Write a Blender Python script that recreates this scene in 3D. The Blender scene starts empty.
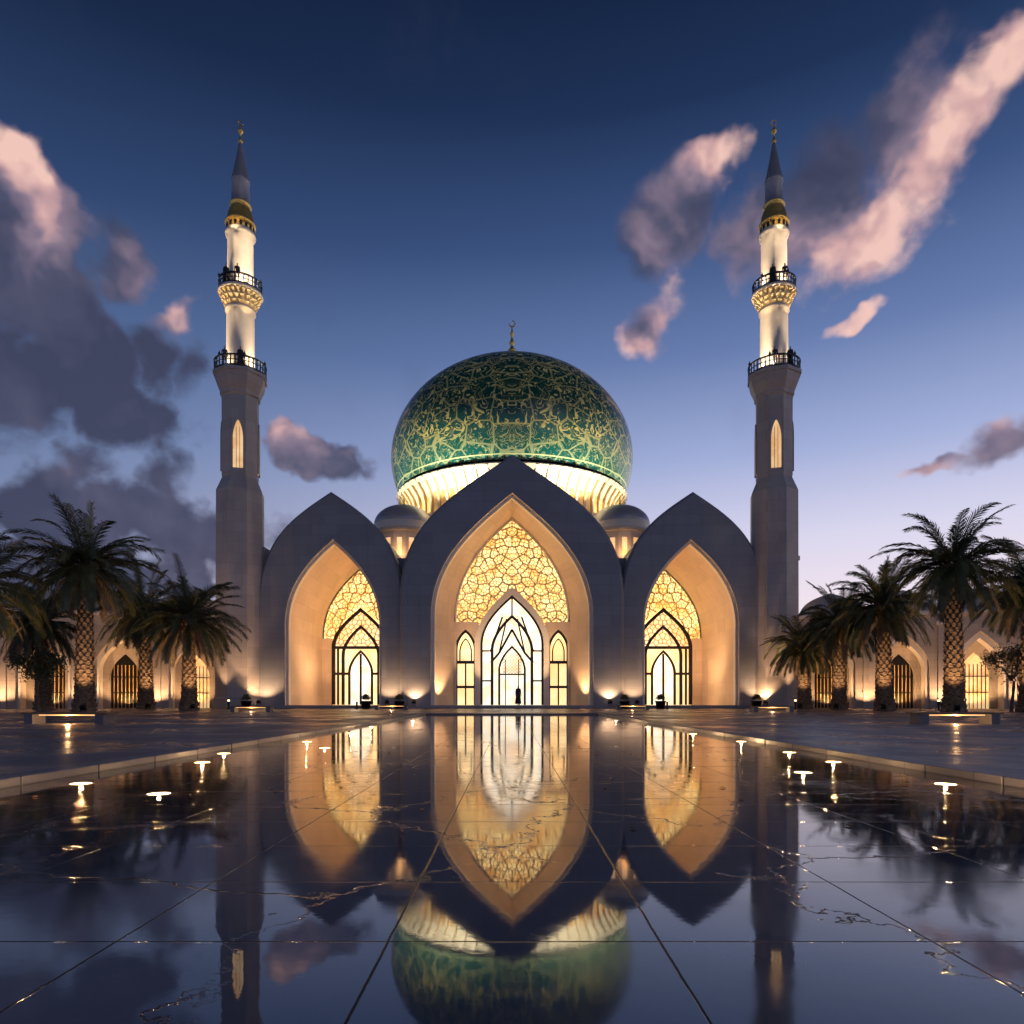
import bpy, bmesh, math, random
from math import pi, sin, cos, tan, atan, atan2, radians, degrees, sqrt
from mathutils import Vector, Matrix
from mathutils.geometry import delaunay_2d_cdt
random.seed(7)
sc = bpy.context.scene
K = 11.38            # survey scale of the facade elevation (drawing units per metre)
def EX(u): return (u-511.0)/K
def EZ(v): return (709.0-v)/K

# ------------------------------------------------------------------ materials
class NT:
    def __init__(s, nt): s.nt=nt; s.n=nt.nodes; s.l=nt.links
    def node(s, t, **kw):
        n=s.n.new(t)
        for k,v in kw.items():
            setattr(n,k,v)
        return n
    def val(s, sock, v):
        if isinstance(v, bpy.types.NodeSocket): s.l.new(v, sock)
        elif v is not None: sock.default_value=v
    def math(s, op, a, b=None, c=None, clamp=False):
        n=s.node('ShaderNodeMath', operation=op, use_clamp=clamp)
        s.val(n.inputs[0],a)
        if b is not None: s.val(n.inputs[1],b)
        if c is not None: s.val(n.inputs[2],c)
        return n.outputs[0]
    def vmath(s, op, a, b=None):
        n=s.node('ShaderNodeVectorMath', operation=op)
        s.val(n.inputs[0],a)
        if b is not None: s.val(n.inputs[1],b)
        return n.outputs[0]
    def comb(s,x,y,z):
        n=s.node('ShaderNodeCombineXYZ'); s.val(n.inputs[0],x); s.val(n.inputs[1],y); s.val(n.inputs[2],z); return n.outputs[0]
    def sep(s,v):
        n=s.node('ShaderNodeSeparateXYZ'); s.val(n.inputs[0],v); return n.outputs
    def noise(s, vec, scale, detail=4, rough=.55, dist=0):
        n=s.node('ShaderNodeTexNoise'); s.val(n.inputs['Vector'],vec)
        n.inputs['Scale'].default_value=scale; n.inputs['Detail'].default_value=detail
        n.inputs['Roughness'].default_value=rough; n.inputs['Distortion'].default_value=dist
        return n.outputs[0]
    def smooth(s, v, a, b, c=0., d=1.):
        n=s.node('ShaderNodeMapRange', interpolation_type='SMOOTHSTEP'); s.val(n.inputs[0],v)
        n.inputs[1].default_value=a; n.inputs[2].default_value=b; n.inputs[3].default_value=c; n.inputs[4].default_value=d
        return n.outputs[0]
    def mix(s, f, a, b):
        n=s.node('ShaderNodeMix', data_type='RGBA'); s.val(n.inputs[0],f)
        s.val(n.inputs[6], a if isinstance(a,bpy.types.NodeSocket) else (*a,1))
        s.val(n.inputs[7], b if isinstance(b,bpy.types.NodeSocket) else (*b,1)); return n.outputs[2]
    def mixf(s,f,a,b):
        n=s.node('ShaderNodeMix', data_type='FLOAT'); s.val(n.inputs[0],f); s.val(n.inputs[2],a); s.val(n.inputs[3],b); return n.outputs[0]
    def ramp(s, f, stops):
        n=s.node('ShaderNodeValToRGB'); s.val(n.inputs[0],f); e=n.color_ramp.elements
        e[0].position=stops[0][0]; e[0].color=(*stops[0][1],1); e[1].position=stops[-1][0]; e[1].color=(*stops[-1][1],1)
        for p,c in stops[1:-1]:
            x=e.new(p); x.color=(*c,1)
        return n.outputs[0]
    def bump(s,h,strength=.3,dist=.02):
        n=s.node('ShaderNodeBump'); s.val(n.inputs['Height'],h); n.inputs['Strength'].default_value=strength; n.inputs['Distance'].default_value=dist
        return n.outputs[0]

def newmat(name):
    m=bpy.data.materials.new(name); m.use_nodes=True
    t=NT(m.node_tree); b=m.node_tree.nodes['Principled BSDF']
    return m,t,b
def pos(t): return t.node('ShaderNodeNewGeometry').outputs['Position']

def mat_simple(name, col, rough=.5, metal=0., nscale=2., var=.25, bump=.0):
    m,t,b=newmat(name); p=t.node('ShaderNodeTexCoord').outputs['Object']
    n=t.noise(p,nscale,5)
    c=t.mix(n,tuple(x*(1-var) for x in col),tuple(min(1,x*(1+var)) for x in col))
    t.val(b.inputs['Base Color'],c); b.inputs['Metallic'].default_value=metal
    t.val(b.inputs['Roughness'],t.mixf(n,max(.03,rough*.8),min(1,rough*1.2)))
    if bump: t.val(b.inputs['Normal'],t.bump(n,bump,.05))
    return m

def mat_stone(name, col, bw=1.6, bh=.8, rough=.55, mort=.55):
    m,t,b=newmat(name); p=pos(t); s=t.sep(p)
    v=t.comb(t.math('ADD',s[0],s[1]),s[2],0)
    br=t.node('ShaderNodeTexBrick'); t.val(br.inputs['Vector'],v)
    br.inputs['Scale'].default_value=1; br.inputs['Brick Width'].default_value=bw; br.inputs['Row Height'].default_value=bh
    br.inputs['Mortar Size'].default_value=.012; br.inputs['Mortar Smooth'].default_value=.2
    br.inputs['Color1'].default_value=(.90,.90,.90,1); br.inputs['Color2'].default_value=(1.05,1.05,1.05,1); br.inputs['Mortar'].default_value=(mort,mort,mort,1)
    n=t.noise(p,.35,5,.6); n2=t.noise(p,9,4)
    st=t.noise(t.vmath('MULTIPLY',p,(1.6,1.6,.12)),1.2,3)
    base=t.mix(n,tuple(x*.82 for x in col),tuple(x*1.14 for x in col))
    base=t.mix(t.smooth(st,.5,.75,0,.28),base,tuple(x*.6 for x in col))
    mm=t.node('ShaderNodeMix',data_type='RGBA',blend_type='MULTIPLY'); mm.inputs[0].default_value=1
    t.val(mm.inputs[6],base); t.val(mm.inputs[7],br.outputs['Color'])
    t.val(b.inputs['Base Color'],mm.outputs[2])
    t.val(b.inputs['Roughness'],t.mixf(n2,rough*.8,rough*1.25))
    h=t.math('ADD',t.math('MULTIPLY',br.outputs['Fac'],-1.),t.math('MULTIPLY',n2,.25))
    t.val(b.inputs['Normal'],t.bump(h,.3,.02))
    return m

def mat_glow(name, ca, cb, strength, scale=.5):
    m,t,b=newmat(name); p=pos(t); n=t.noise(p,scale,4,.6)
    c=t.mix(t.smooth(n,.3,.7),ca,cb)
    t.val(b.inputs['Base Color'],c); t.val(b.inputs['Emission Color'],c)
    b.inputs['Emission Strength'].default_value=strength; b.inputs['Roughness'].default_value=.3
    return m

M_stone=mat_stone('portal_stone',(.25,.245,.265),2.2,.9,.5,.7)
M_min=mat_stone('minaret_stone',(.42,.365,.335),1.4,.9,.5,.7)
M_plaster=mat_stone('warm_plaster',(.70,.53,.39),2.4,1.2,.5,.8)
M_wing=mat_stone('wing_stone',(.48,.40,.33),1.2,.6,.55,.7)
M_trim=mat_simple('pale_trim',(.72,.64,.54),.4,0,3,.1,.1)
M_black=mat_simple('black_metal',(.015,.014,.014),.35,.3)
M_gold=mat_simple('gilt_metal',(.85,.54,.14),.28,.7,3,.2,.1)
M_lattice=mat_simple('gilt_lattice',(.72,.46,.15),.4,.15,2,.2)
M_lattice2=mat_simple('carved_cream',(.85,.68,.38),.5,.0,2,.15)
M_fringe=mat_simple('fringe_stucco',(.74,.66,.52),.5,.0,2,.15)
M_silver=mat_simple('zinc_dome',(.34,.32,.33),.35,.35,1.2,.15,.1)
M_glow=mat_glow('backlit_amber_glass',(.80,.40,.09),(1.,.80,.34),1.9,.7)
M_glow2=mat_glow('backlit_warm_glass',(1.,.58,.22),(1.,.78,.44),1.35,.4)
M_drumglow=mat_glow('drum_window_glass',(.6,.32,.09),(1.,.58,.20),.35,.8)
M_white=mat_glow('bright_hall_glass',(1.,.72,.40),(1.,.95,.82),1.3,.9)
M_lampwarm=mat_glow('lamp_lens',(1.,.62,.28),(1.,.7,.35),7,2)
M_puck=mat_glow('ground_lens',(1.,.62,.28),(1.,.7,.35),9,2)
M_strip=mat_glow('strip_lens',(1.,.55,.2),(1.,.62,.28),1.2,2)
M_niche=mat_glow('niche_glass',(.8,.42,.15),(1.,.68,.34),.8,.9)

# ------------------------------------------------------------------ mesh builder
class MB:
    def __init__(s): s.v=[]; s.f=[]; s.m=[]; s.mats=[]; s.sm=[]
    def mi(s,mat):
        if mat not in s.mats: s.mats.append(mat)
        return s.mats.index(mat)
    def face(s,pts,mat,smooth=False):
        i=len(s.v); s.v+= [tuple(p) for p in pts]; s.f.append(list(range(i,i+len(pts)))); s.m.append(s.mi(mat)); s.sm.append(smooth)
    def grid(s,rows,mat,smooth=False,close=False):
        i0=len(s.v); n=len(rows[0]); k=s.mi(mat)
        for r in rows: s.v+=[tuple(p) for p in r]
        for a in range(len(rows)-1):
            for j in range(n if close else n-1):
                j2=(j+1)%n
                s.f.append([i0+a*n+j,i0+a*n+j2,i0+(a+1)*n+j2,i0+(a+1)*n+j]); s.m.append(k); s.sm.append(smooth)
    def box(s,x0,x1,y0,y1,z0,z1,mat,M=None):
        c=[(x0,y0,z0),(x1,y0,z0),(x1,y1,z0),(x0,y1,z0),(x0,y0,z1),(x1,y0,z1),(x1,y1,z1),(x0,y1,z1)]
        if M is not None: c=[tuple(M@Vector(p)) for p in c]
        i=len(s.v); s.v+=c; k=s.mi(mat)
        for f in ((0,3,2,1),(4,5,6,7),(0,1,5,4),(1,2,6,5),(2,3,7,6),(3,0,4,7)):
            s.f.append([i+q for q in f]); s.m.append(k); s.sm.append(False)
    def bar(s,a,b,w,d,mat):
        (x0,z0),(x1,z1)=a[:2],b[:2]; y=a[2]
        dx,dz=x1-x0,z1-z0; L=sqrt(dx*dx+dz*dz)
        if L<1e-4: return
        nx,nz=-dz/L*w/2,dx/L*w/2
        i=len(s.v); k=s.mi(mat)
        for yy in (y-d/2,y+d/2):
            s.v+=[(x0+nx,yy,z0+nz),(x1+nx,yy,z1+nz),(x1-nx,yy,z1-nz),(x0-nx,yy,z0-nz)]
        for f in ((0,1,2,3),(0,4,5,1),(1,5,6,2),(2,6,7,3),(3,7,4,0)):
            s.f.append([i+q for q in f]); s.m.append(k); s.sm.append(False)
    def rev(s,prof,n,mat,cx=0,cy=0,rot=0,smooth=True):
        rows=[[(cx+r*cos(rot+2*pi*j/n),cy+r*sin(rot+2*pi*j/n),z) for j in range(n)] for r,z in prof]
        s.grid(rows,mat,smooth,True)
    def obj(s,name,parent=None,loc=(0,0,0)):
        me=bpy.data.meshes.new(name); me.from_pydata(s.v,[],s.f)
        for m in s.mats: me.materials.append(m)
        me.polygons.foreach_set('material_index',s.m); me.polygons.foreach_set('use_smooth',s.sm)
        me.validate(); me.update()
        bm=bmesh.new(); bm.from_mesh(me); bmesh.ops.remove_doubles(bm,verts=bm.verts,dist=1e-4); bmesh.ops.recalc_face_normals(bm,faces=bm.faces); bm.to_mesh(me); bm.free()
        o=bpy.data.objects.new(name,me); sc.collection.objects.link(o); o.location=loc
        if parent: o.parent=parent
        return o
def empty(name,loc=(0,0,0)):
    e=bpy.data.objects.new(name,None); sc.collection.objects.link(e); e.location=loc; e.empty_display_size=.5; return e
def lamp(name,loc,power,col=(1,.66,.34),rad=.15,parent=None,typ='POINT',**kw):
    l=bpy.data.lights.new(name,typ); l.energy=power; l.color=col; l.shadow_soft_size=rad
    for k,v in kw.items(): setattr(l,k,v)
    o=bpy.data.objects.new(name,l); sc.collection.objects.link(o); o.location=loc
    if parent: o.parent=parent
    return o
def spot(name,loc,target,power,ang=100,col=(1,.64,.33),rad=.15,parent=None,blend=.6):
    o=lamp(name,loc,power,col,rad,parent,'SPOT',spot_size=radians(ang),spot_blend=blend)
    o.rotation_euler=(Vector(target)-Vector(loc)).to_track_quat('-Z','Y').to_euler(); return o

NV,NC=4,22
def arch(cx,hw,zs,za,slope=.85,bul=.45,z0=0.,k=.42):
    half=[]
    for i in range(NV): half.append((hw,z0+(zs-z0)*i/NV))
    P=[(hw,zs),(hw,zs+bul*(za-zs)),(hw*k,za-hw*k*slope),(0,za)]
    for i in range(NC+1):
        t=i/NC; a,b,c,d=(1-t)**3,3*t*(1-t)**2,3*t*t*(1-t),t**3
        half.append((a*P[0][0]+b*P[1][0]+c*P[2][0]+d*P[3][0], a*P[0][1]+b*P[1][1]+c*P[2][1]+d*P[3][1]))
    L=[(cx-x,z) for x,z in half]; R=[(cx+x,z) for x,z in reversed(half[:-1])]
    return L+R
def rect(cx,W,H,z0=0.):
    half=[]
    for i in range(NV): half.append((W,z0+(H*.6-z0)*i/NV))
    h=NC//2
    for i in range(h+1): half.append((W,H*.6+H*.4*i/h))
    for i in range(1,NC-h+1): half.append((W*(1-i/(NC-h)),H))
    L=[(cx-x,z) for x,z in half]; R=[(cx+x,z) for x,z in reversed(half[:-1])]
    return L+R
def at(prof,y): return [(x,y,z) for x,z in prof]
def hw_at(prof,cx,z):
    h=[(abs(x-cx),zz) for x,zz in prof[:len(prof)//2+1]]
    if z<h[0][1] or z>h[-1][1]: return -1
    for (a,za),(b,zb) in zip(h,h[1:]):
        if za<=z<=zb and zb>za: return a+(b-a)*(z-za)/(zb-za)
    return -1
def fan(mb,prof,y,mat):
    n=len(prof)
    for i in range(n//2):
        a,b=prof[i],prof[i+1]; c,d=prof[n-2-i],prof[n-1-i]
        if b==c: mb.face([(a[0],y,a[1]),(b[0],y,b[1]),(d[0],y,d[1])],mat)
        else: mb.face([(a[0],y,a[1]),(b[0],y,b[1]),(c[0],y,c[1]),(d[0],y,d[1])],mat)

def voronoi_segs(w,z0,z1,cell,seed,jit=.42):
    rnd=random.Random(seed); pts=[]
    nx=int(w/cell)+2; nz=int((z1-z0)/cell)+3
    for j in range(-1,nz):
        for i in range(0,nx+1):
            x=(i+.5*(j%2))*cell; z=z0+j*cell
            if x==0: pts.append((0,z+rnd.uniform(-jit,jit)*cell))
            else:
                xx=x+rnd.uniform(-jit,jit)*cell*.9; zz=z+rnd.uniform(-jit,jit)*cell
                if xx<cell*.2: xx=cell*.3
                pts+= [(xx,zz),(-xx,zz)]
    V,E,F,_,_,_=delaunay_2d_cdt([Vector(p) for p in pts],[],[],0,1e-5)
    cc=[]; em={}
    for fi,f in enumerate(F):
        a,b,c=[V[i] for i in f[:3]]
        d=2*(a.x*(b.y-c.y)+b.x*(c.y-a.y)+c.x*(a.y-b.y))
        if abs(d)<1e-9: cc.append(None)
        else:
            ux=((a.x**2+a.y**2)*(b.y-c.y)+(b.x**2+b.y**2)*(c.y-a.y)+(c.x**2+c.y**2)*(a.y-b.y))/d
            uy=((a.x**2+a.y**2)*(c.x-b.x)+(b.x**2+b.y**2)*(a.x-c.x)+(c.x**2+c.y**2)*(b.x-a.x))/d
            cc.append((ux,uy))
        for q in range(3):
            e=tuple(sorted((f[q],f[(q+1)%3]))); em.setdefault(e,[]).append(fi)
    out=[]
    for e,fs in em.items():
        if len(fs)==2 and cc[fs[0]] and cc[fs[1]]: out.append((cc[fs[0]],cc[fs[1]]))
    return out
def lattice(mb,prof,cx,z0,z1,y,holes,layers):
    W=max(abs(x-cx) for x,_ in prof)
    for cell,w,d,mat,seed,dy in layers:
        for a,b in voronoi_segs(W,z0,z1,cell,seed):
            ok=0
            for p in (a,b,((a[0]+b[0])/2,(a[1]+b[1])/2)):
                h=hw_at(prof,cx,p[1])
                if p[1]>=z0 and h>0 and abs(p[0])<h+.02 and not any(hw_at(q,qc,p[1])>abs(p[0]+cx-qc) for q,qc in holes): ok+=1
            if ok==3: mb.bar((a[0]+cx,a[1],y+dy),(b[0]+cx,b[1],y+dy),w,d,mat)
def frame(mb,prof_o,prof_i,y0,y1,mat):
    mb.grid([at(prof_o,y1),at(prof_o,y0),at(prof_i,y0),at(prof_i,y1)],mat)

# ------------------------------------------------------------------ mosque
mosque=empty('mosque')
mb=MB()
mb.box(-24,24,-2.2,2,.1,.22,M_stone); mb.box(-23.6,23.6,-1.7,2,.22,.34,M_stone); 
mb.obj('entrance_steps',mosque)
mb=MB()
OS=dict(slope=.70,bul=.55,k=.52); IS=dict(slope=.84,bul=.48,k=.46)
co=arch(0,9.75,EZ(600),EZ(457),**OS)
co2=arch(0,9.5,EZ(600),EZ(460),**OS)
c1=arch(0,7.05,EZ(618),EZ(495),**IS)
c2=arch(0,6.75,EZ(618),EZ(499),**IS)
c3=arch(0,5.35,8.4,17.9,**IS)
mb.grid([at(co,9),at(co,-.6)],M_stone)
mb.grid([at(co,-.6),at(co2,-.85),at(c1,-.85),at(c1,-.72)],M_stone)
mb.grid([at(c1,-.72),at(c1,-.45),at(c2,-.45),at(c2,.3)],M_trim)
mb.grid([at(c2,.3),at(c3,4.0)],M_plaster)
mb.obj('portal_arch',mosque)
mb=MB()
door=arch(0,3.3,6.0,11.0,.85,.42); door_i=arch(0,2.95,6.0,10.6,.85,.42)
holes=[(door,0)]
frame(mb,c3,arch(0,5.2,8.4,17.65,**IS),3.85,4.1,M_trim)
fan(mb,c3,4.6,M_glow)
lattice(mb,c3,0,7.9,18,4.15,holes,[(.85,.12,.14,M_lattice2,3,0),(.36,.055,.08,M_lattice,9,.12)])
mb.obj('lattice_screen',mosque)
mb=MB()
frame(mb,arch(0,3.5,6.0,11.35,.85,.42),door_i,3.7,4.3,M_trim)
fan(mb,door_i,4.5,M_white)
def archbar(cx,hw,zs,za,w=.16,y=4.1,d=.2,z0=.34,mat=M_black,slope=.85):
    frame(mb,arch(cx,hw,zs,za,slope,.42,z0),arch(cx,hw-w,zs,za-w*1.25,slope,.42,z0),y-d/2,y+d/2,mat)
archbar(0,2.95,6.0,10.6,.20,3.95)
archbar(0,2.0,5.4,8.8,.26,4.05)
archbar(0,1.3,3.6,5.9,.2,4.1)
for sx in(-1,1):
    mb.bar((sx*2.0,5.4,4.0),(sx*.9,8.6,4.0),.16,.15,M_black)
    mb.bar((sx*1.2,5.2,4.0),(0,7.4,4.0),.2,.15,M_black)
    mb.bar((sx*1.2,5.2,4.0),(sx*2.0,4.3,4.0),.2,.15,M_black)
    mb.bar((sx*1.2,5.2,4.0),(sx*.5,8.4,4.0),.14,.15,M_black)
    mb.bar((sx*2.9,2.6,4.0),(sx*1.9,2.6,4.0),.14,.15,M_black)
    mb.bar((sx*2.9,5.4,4.0),(sx*1.9,5.4,4.0),.14,.15,M_black)
    mb.bar((sx*.62,.34,4.02),(sx*.62,4.6,4.02),.09,.1,M_black)
mb.bar((-1.2,3.2,4.0),(1.2,3.2,4.0),.14,.12,M_black)
mb.bar((0,8.7,4.0),(0,10.4,4.0),.14,.12,M_black)
for i in range(-8,9):
    for s_ in (-1,1):
        x0=i*.3; pts=[]
        for q in range(0,7):
            z=3.3+q*.3; x=x0+s_*(q*.3-.9)
            if abs(x)<1.12 and z<5.3: pts.append((x,z))
        if len(pts)>1: mb.bar((*pts[0],4.2),(*pts[-1],4.2),.04,.04,M_lattice)
for sx in (-1,1):
    cx=sx*4.35
    frame(mb,rect(cx,1.22,8.1),arch(cx,1.0,5.6,7.4,.6,.42),3.75,4.3,M_plaster)
    fan(mb,arch(cx,1.05,5.6,7.4,.6,.42),4.45,M_glow2)
    archbar(cx,1.0,5.6,7.4,.24,4.05,.2,.34,M_black,.6)
    mb.box(cx-.95,cx+.95,3.95,4.15,4.2,4.48,M_black); mb.box(cx-.95,cx+.95,3.95,4.15,1.9,2.14,M_black)
    archbar(cx,.6,5.3,6.6,.12,4.1,.12,4.38,M_black,.6)
    mb.box(cx-.07,cx+.07,4.0,4.1,.34,4.2,M_black)
mb.obj('main_doorway',mosque)
for sx in (-1,1):
    cx=sx*EX(690); cxo=sx*(692.5-511)/K
    OS2=dict(slope=.66,bul=.60,k=.54)
    mb=MB()
    so=arch(cxo,6.45,EZ(610),EZ(491),**OS2); so2=arch(cxo,6.22,EZ(610),EZ(494),**OS2)
    s1=arch(cx,4.25,EZ(625),EZ(539),**IS); s2=arch(cx,4.0,EZ(625),EZ(543),**IS)
    mb.grid([at(so,11.2),at(so,.2),at(so2,-.04),at(s1,-.04),at(s1,.1)],M_stone)
    mb.grid([at(s1,.1),at(s1,.3),at(s2,.3),at(s2,.9)],M_trim)
    mb.grid([at(s2,.9),at(s2,11)],M_plaster)
    mb.obj('portal_arch',mosque)
    mb=MB()
    so_=arch(cx,3.0,6.2,10.4,.85,.42); 
    fan(mb,s2,11.7,M_glow)
    lattice(mb,s2,cx,7.0,14.6,11.1,[(so_,cx)],[(.9,.13,.14,M_lattice2,13,0),(.4,.055,.08,M_lattice,19,.12)])
    for a,b in ((-4,-3.0),(3.0,4)):
        mb.box(cx+a,cx+b,10.9,11.3,0,7.2,M_plaster)
    lattice(mb,so_,cx,6.4,10.4,11.3,[],[(.5,.07,.1,M_lattice,23,0)])
    fan(mb,so_,11.55,M_glow2)
    for (hw,zs,za,w,y) in ((3.0,6.2,10.4,.36,11.0),(2.0,5.4,8.6,.3,11.1),(1.3,3.6,6.0,.24,11.0)):
        frame(mb,arch(cx,hw,zs,za,.85,.42,.3),arch(cx,hw-w,zs,za-w*1.2,.85,.42,.3),y-.12,y+.12,M_black)
    fan(mb,arch(cx,1.2,3.6,5.8,.85,.42,.3),11.35,M_white)
    mb.box(cx-2.9,cx+2.9,10.9,11.1,6.1,6.4,M_black)
    for a,b in((-2.9,-1.3),(1.3,2.9)): mb.box(cx+a,cx+b,10.9,11.1,3.4,3.66,M_black)
    for a in (-2.35,2.35,-.0): mb.box(cx+a-.11,cx+a+.11,10.92,11.05,.3,6.1 if a else 5.6,M_black)
    mb.obj('side_screen',mosque)
    spot('portal_uplight',(cx-sx*3.2,1.2,.4),(cx+sx*3.8,3.2,7.5),1300,115,(1,.60,.30),.1,mosque)
    spot('portal_uplight',(cx,4.5,.4),(cx+sx*1.2,8.0,12),1800,125,(1,.61,.31),.12,mosque)
    spot('portal_uplight',(cx-sx*1.5,6.5,.4),(cx+sx*4.0,8.5,4),800,120,(1,.61,.31),.1,mosque)
for sx in (-1,1):
    spot('portal_uplight',(sx*5.6,.3,.4),(sx*6.3,1.2,14),1500,95,(1,.60,.30),.08,mosque)
    spot('portal_uplight',(sx*4.0,1.0,.4),(-sx*3.0,4.3,15),2000,75,(1,.66,.34),.1,mosque)
mb=MB()
mb.box(-22.8,22.8,12.2,48,0,15.2,M_stone)
mb.box(-22.9,-22.0,.6,12.3,0,14.4,M_min); mb.box(22.0,22.9,.6,12.3,0,14.4,M_min)
for sx in (-1,1): mb.box(*sorted((sx*9.2,sx*10.4)),1.6,12.1,0,13.6,M_stone)
mb.box(-23.1,23.1,12.0,48.2,15.2,15.6,M_trim)
mb.obj('prayer_hall',mosque)
for sx in (-1,1):
    mb=MB(); cx=sx*11.6; cy=13.5
    mb.rev([(3.2,13),(3.2,18.3),(3.45,18.4),(3.45,18.7),(3.15,18.8)],16,M_plaster,cx,cy,pi/16,False)
    mb.rev([(3.15,18.8),(3.1,19.3),(3.2,19.5)],48,M_trim,cx,cy)
    mb.rev([(3.2*cos(t),19.5+2.2*sin(t)) for t in [i*pi/2/14 for i in range(15)]],48,M_silver,cx,cy)
    mb.rev([(.12,21.6),(.25,21.8),(.12,22.0),(.05,22.7),(.0,22.9)],12,M_gold,cx,cy)
    for i in range(16):
        a=2*pi*i/16
        M=Matrix.Translation((cx,cy,0))@Matrix.Rotation(a,4,'Z')
        mb.box(3.13,3.2,-.25,.25,15.8,17.6,M_niche,M)
    mb.obj('small_dome',mosque)
    spot('roof_lamp',(cx,cy-4.2,15.7),(cx,cy,18),150,110,(1,.62,.32),.1,mosque)

# great dome
def dome_mat():
    m,t,b=newmat('green_glazed_dome'); p=t.node('ShaderNodeTexCoord').outputs['Object']; s=t.sep(p)
    ax=t.math('ABSOLUTE',s[0])
    v=t.comb(ax,s[1],s[2])
    wn=t.node('ShaderNodeTexNoise'); t.val(wn.inputs['Vector'],v); wn.inputs['Scale'].default_value=.55; wn.inputs['Detail'].default_value=1
    warp=t.vmath('ADD',v,t.vmath('MULTIPLY',t.vmath('SUBTRACT',wn.outputs['Color'],(.5,.5,.5)),(3.2,3.2,3.2)))
    n1=t.noise(warp,.70,.6,.4,.6)
    f=t.math('ABSOLUTE',t.math('SUBTRACT',t.math('FRACT',t.math('MULTIPLY',n1,6.2)),.5))
    wdt=t.mixf(t.smooth(t.noise(v,1.1,1),.35,.65),.07,.17)
    strokes=t.smooth(t.math('SUBTRACT',f,wdt),-.03,.02,1,0)
    brk=t.smooth(t.noise(warp,1.15,1),.41,.45)
    strokes=t.math('MULTIPLY',strokes,brk)
    n2=t.noise(warp,1.5,1,.5,1.0)
    f2=t.math('ABSOLUTE',t.math('SUBTRACT',t.math('FRACT',t.math('MULTIPLY',n2,4.2)),.5))
    fine=t.smooth(f2,.03,.08,1,0)
    vo=t.node('ShaderNodeTexVoronoi',feature='DISTANCE_TO_EDGE'); t.val(vo.inputs['Vector'],v); vo.inputs['Scale'].default_value=.42
    cell=t.smooth(vo.outputs['Distance'],.02,.045,1,0)
    vd=t.node('ShaderNodeTexVoronoi'); t.val(vd.inputs['Vector'],v); vd.inputs['Scale'].default_value=1.15
    dots=t.smooth(vd.outputs['Distance'],.12,.17,1,0)
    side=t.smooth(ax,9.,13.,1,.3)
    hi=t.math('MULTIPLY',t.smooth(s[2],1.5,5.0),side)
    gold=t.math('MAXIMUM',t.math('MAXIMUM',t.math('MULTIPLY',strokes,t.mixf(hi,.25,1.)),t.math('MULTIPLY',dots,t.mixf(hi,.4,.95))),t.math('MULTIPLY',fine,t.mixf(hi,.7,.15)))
    gold=t.math('MAXIMUM',gold,t.math('MULTIPLY',cell,.5))
    def ring(z,w): return t.smooth(t.math('ABSOLUTE',t.math('SUBTRACT',s[2],z)),w*.7,w,1,0)
    band=t.math('MAXIMUM',ring(.25,.25),ring(1.0,.07)); band=t.math('MAXIMUM',band,ring(15.9,.1))
    gold=t.math('MAXIMUM',gold,band)
    nb=t.noise(p,.3,4)
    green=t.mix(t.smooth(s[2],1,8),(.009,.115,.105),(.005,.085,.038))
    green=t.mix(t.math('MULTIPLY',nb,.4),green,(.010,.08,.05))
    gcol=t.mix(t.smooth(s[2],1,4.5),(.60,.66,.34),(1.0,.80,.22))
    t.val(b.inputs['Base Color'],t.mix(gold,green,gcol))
    t.val(b.inputs['Roughness'],t.mixf(gold,.22,.4))
    b.inputs['Coat Weight'].default_value=.45; b.inputs['Coat Roughness'].default_value=.12
    t.val(b.inputs['Normal'],t.bump(gold,.5,.08))
    return m
mb=MB()
M_dome=dome_mat()
pr=[]
zb=25.7
for i in range(61):
    t=-0.36+ (pi/2+.36)*i/60
    r=15.0*cos(t); z=4.75+12.1*sin(t)
    if t>.9: z+= .5*((t-.9)/.67)**2
    pr.append((max(r,.0),z))
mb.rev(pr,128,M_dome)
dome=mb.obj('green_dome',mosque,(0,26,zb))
mb=MB()
mb.rev([(13.0,15.5),(13.0,20.6),(13.9,20.9),(13.9,21.3),(12.6,21.6),(12.6,23.6),(13.1,24.6),(13.7,25.4),(14.05,25.7),(14.15,25.9),(13.8,26.0)],96,M_fringe,0,26)
NS=64
for i in range(NS):
    M=Matrix.Translation((0,26,0))@Matrix.Rotation(2*pi*i/NS,4,'Z')
    T=lambda p: tuple(M@Vector(p))
    path=[(12.72,21.6),(12.78,23.2),(13.1,24.3),(13.75,25.2),(14.25,25.65)]
    for (r0,z0),(r1,z1) in zip(path,path[1:]):
        wa=.10+.10*(z0-21.6)/4; wb=.10+.10*(z1-21.6)/4
        mb.face([T((r0+.14,-wa,z0)),T((r0+.14,wa,z0)),T((r1+.14,wb,z1)),T((r1+.14,-wb,z1))],M_fringe)
        for sg in (-1,1):
            mb.face([T((r0-.1,sg*wa,z0)),T((r0+.14,sg*wa,z0)),T((r1+.14,sg*wb,z1)),T((r1-.1,sg*wb,z1))],M_lattice)
    M2=Matrix.Translation((0,26,0))@Matrix.Rotation(2*pi*(i+.5)/NS,4,'Z')
    T2=lambda p: tuple(M2@Vector(p))
    hw=.42
    pts=[(-hw,22.0),(hw,22.0),(hw,23.4),(hw*.6,23.9),(0,24.3),(-hw*.6,23.9),(-hw,23.4)]
    mb.face([T2((12.66+max(0,z-23.4)*.28,x,z)) for x,z in pts],M_drumglow)
    sc_=[(cos(q*pi/6)*.62,25.75-sin(q*pi/6)*.55) for q in range(7)]
    mb.face([T2((14.27-(25.75-z)*.45,x,z)) for x,z in sc_],M_fringe)
mb.obj('dome_drum',mosque)
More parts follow.
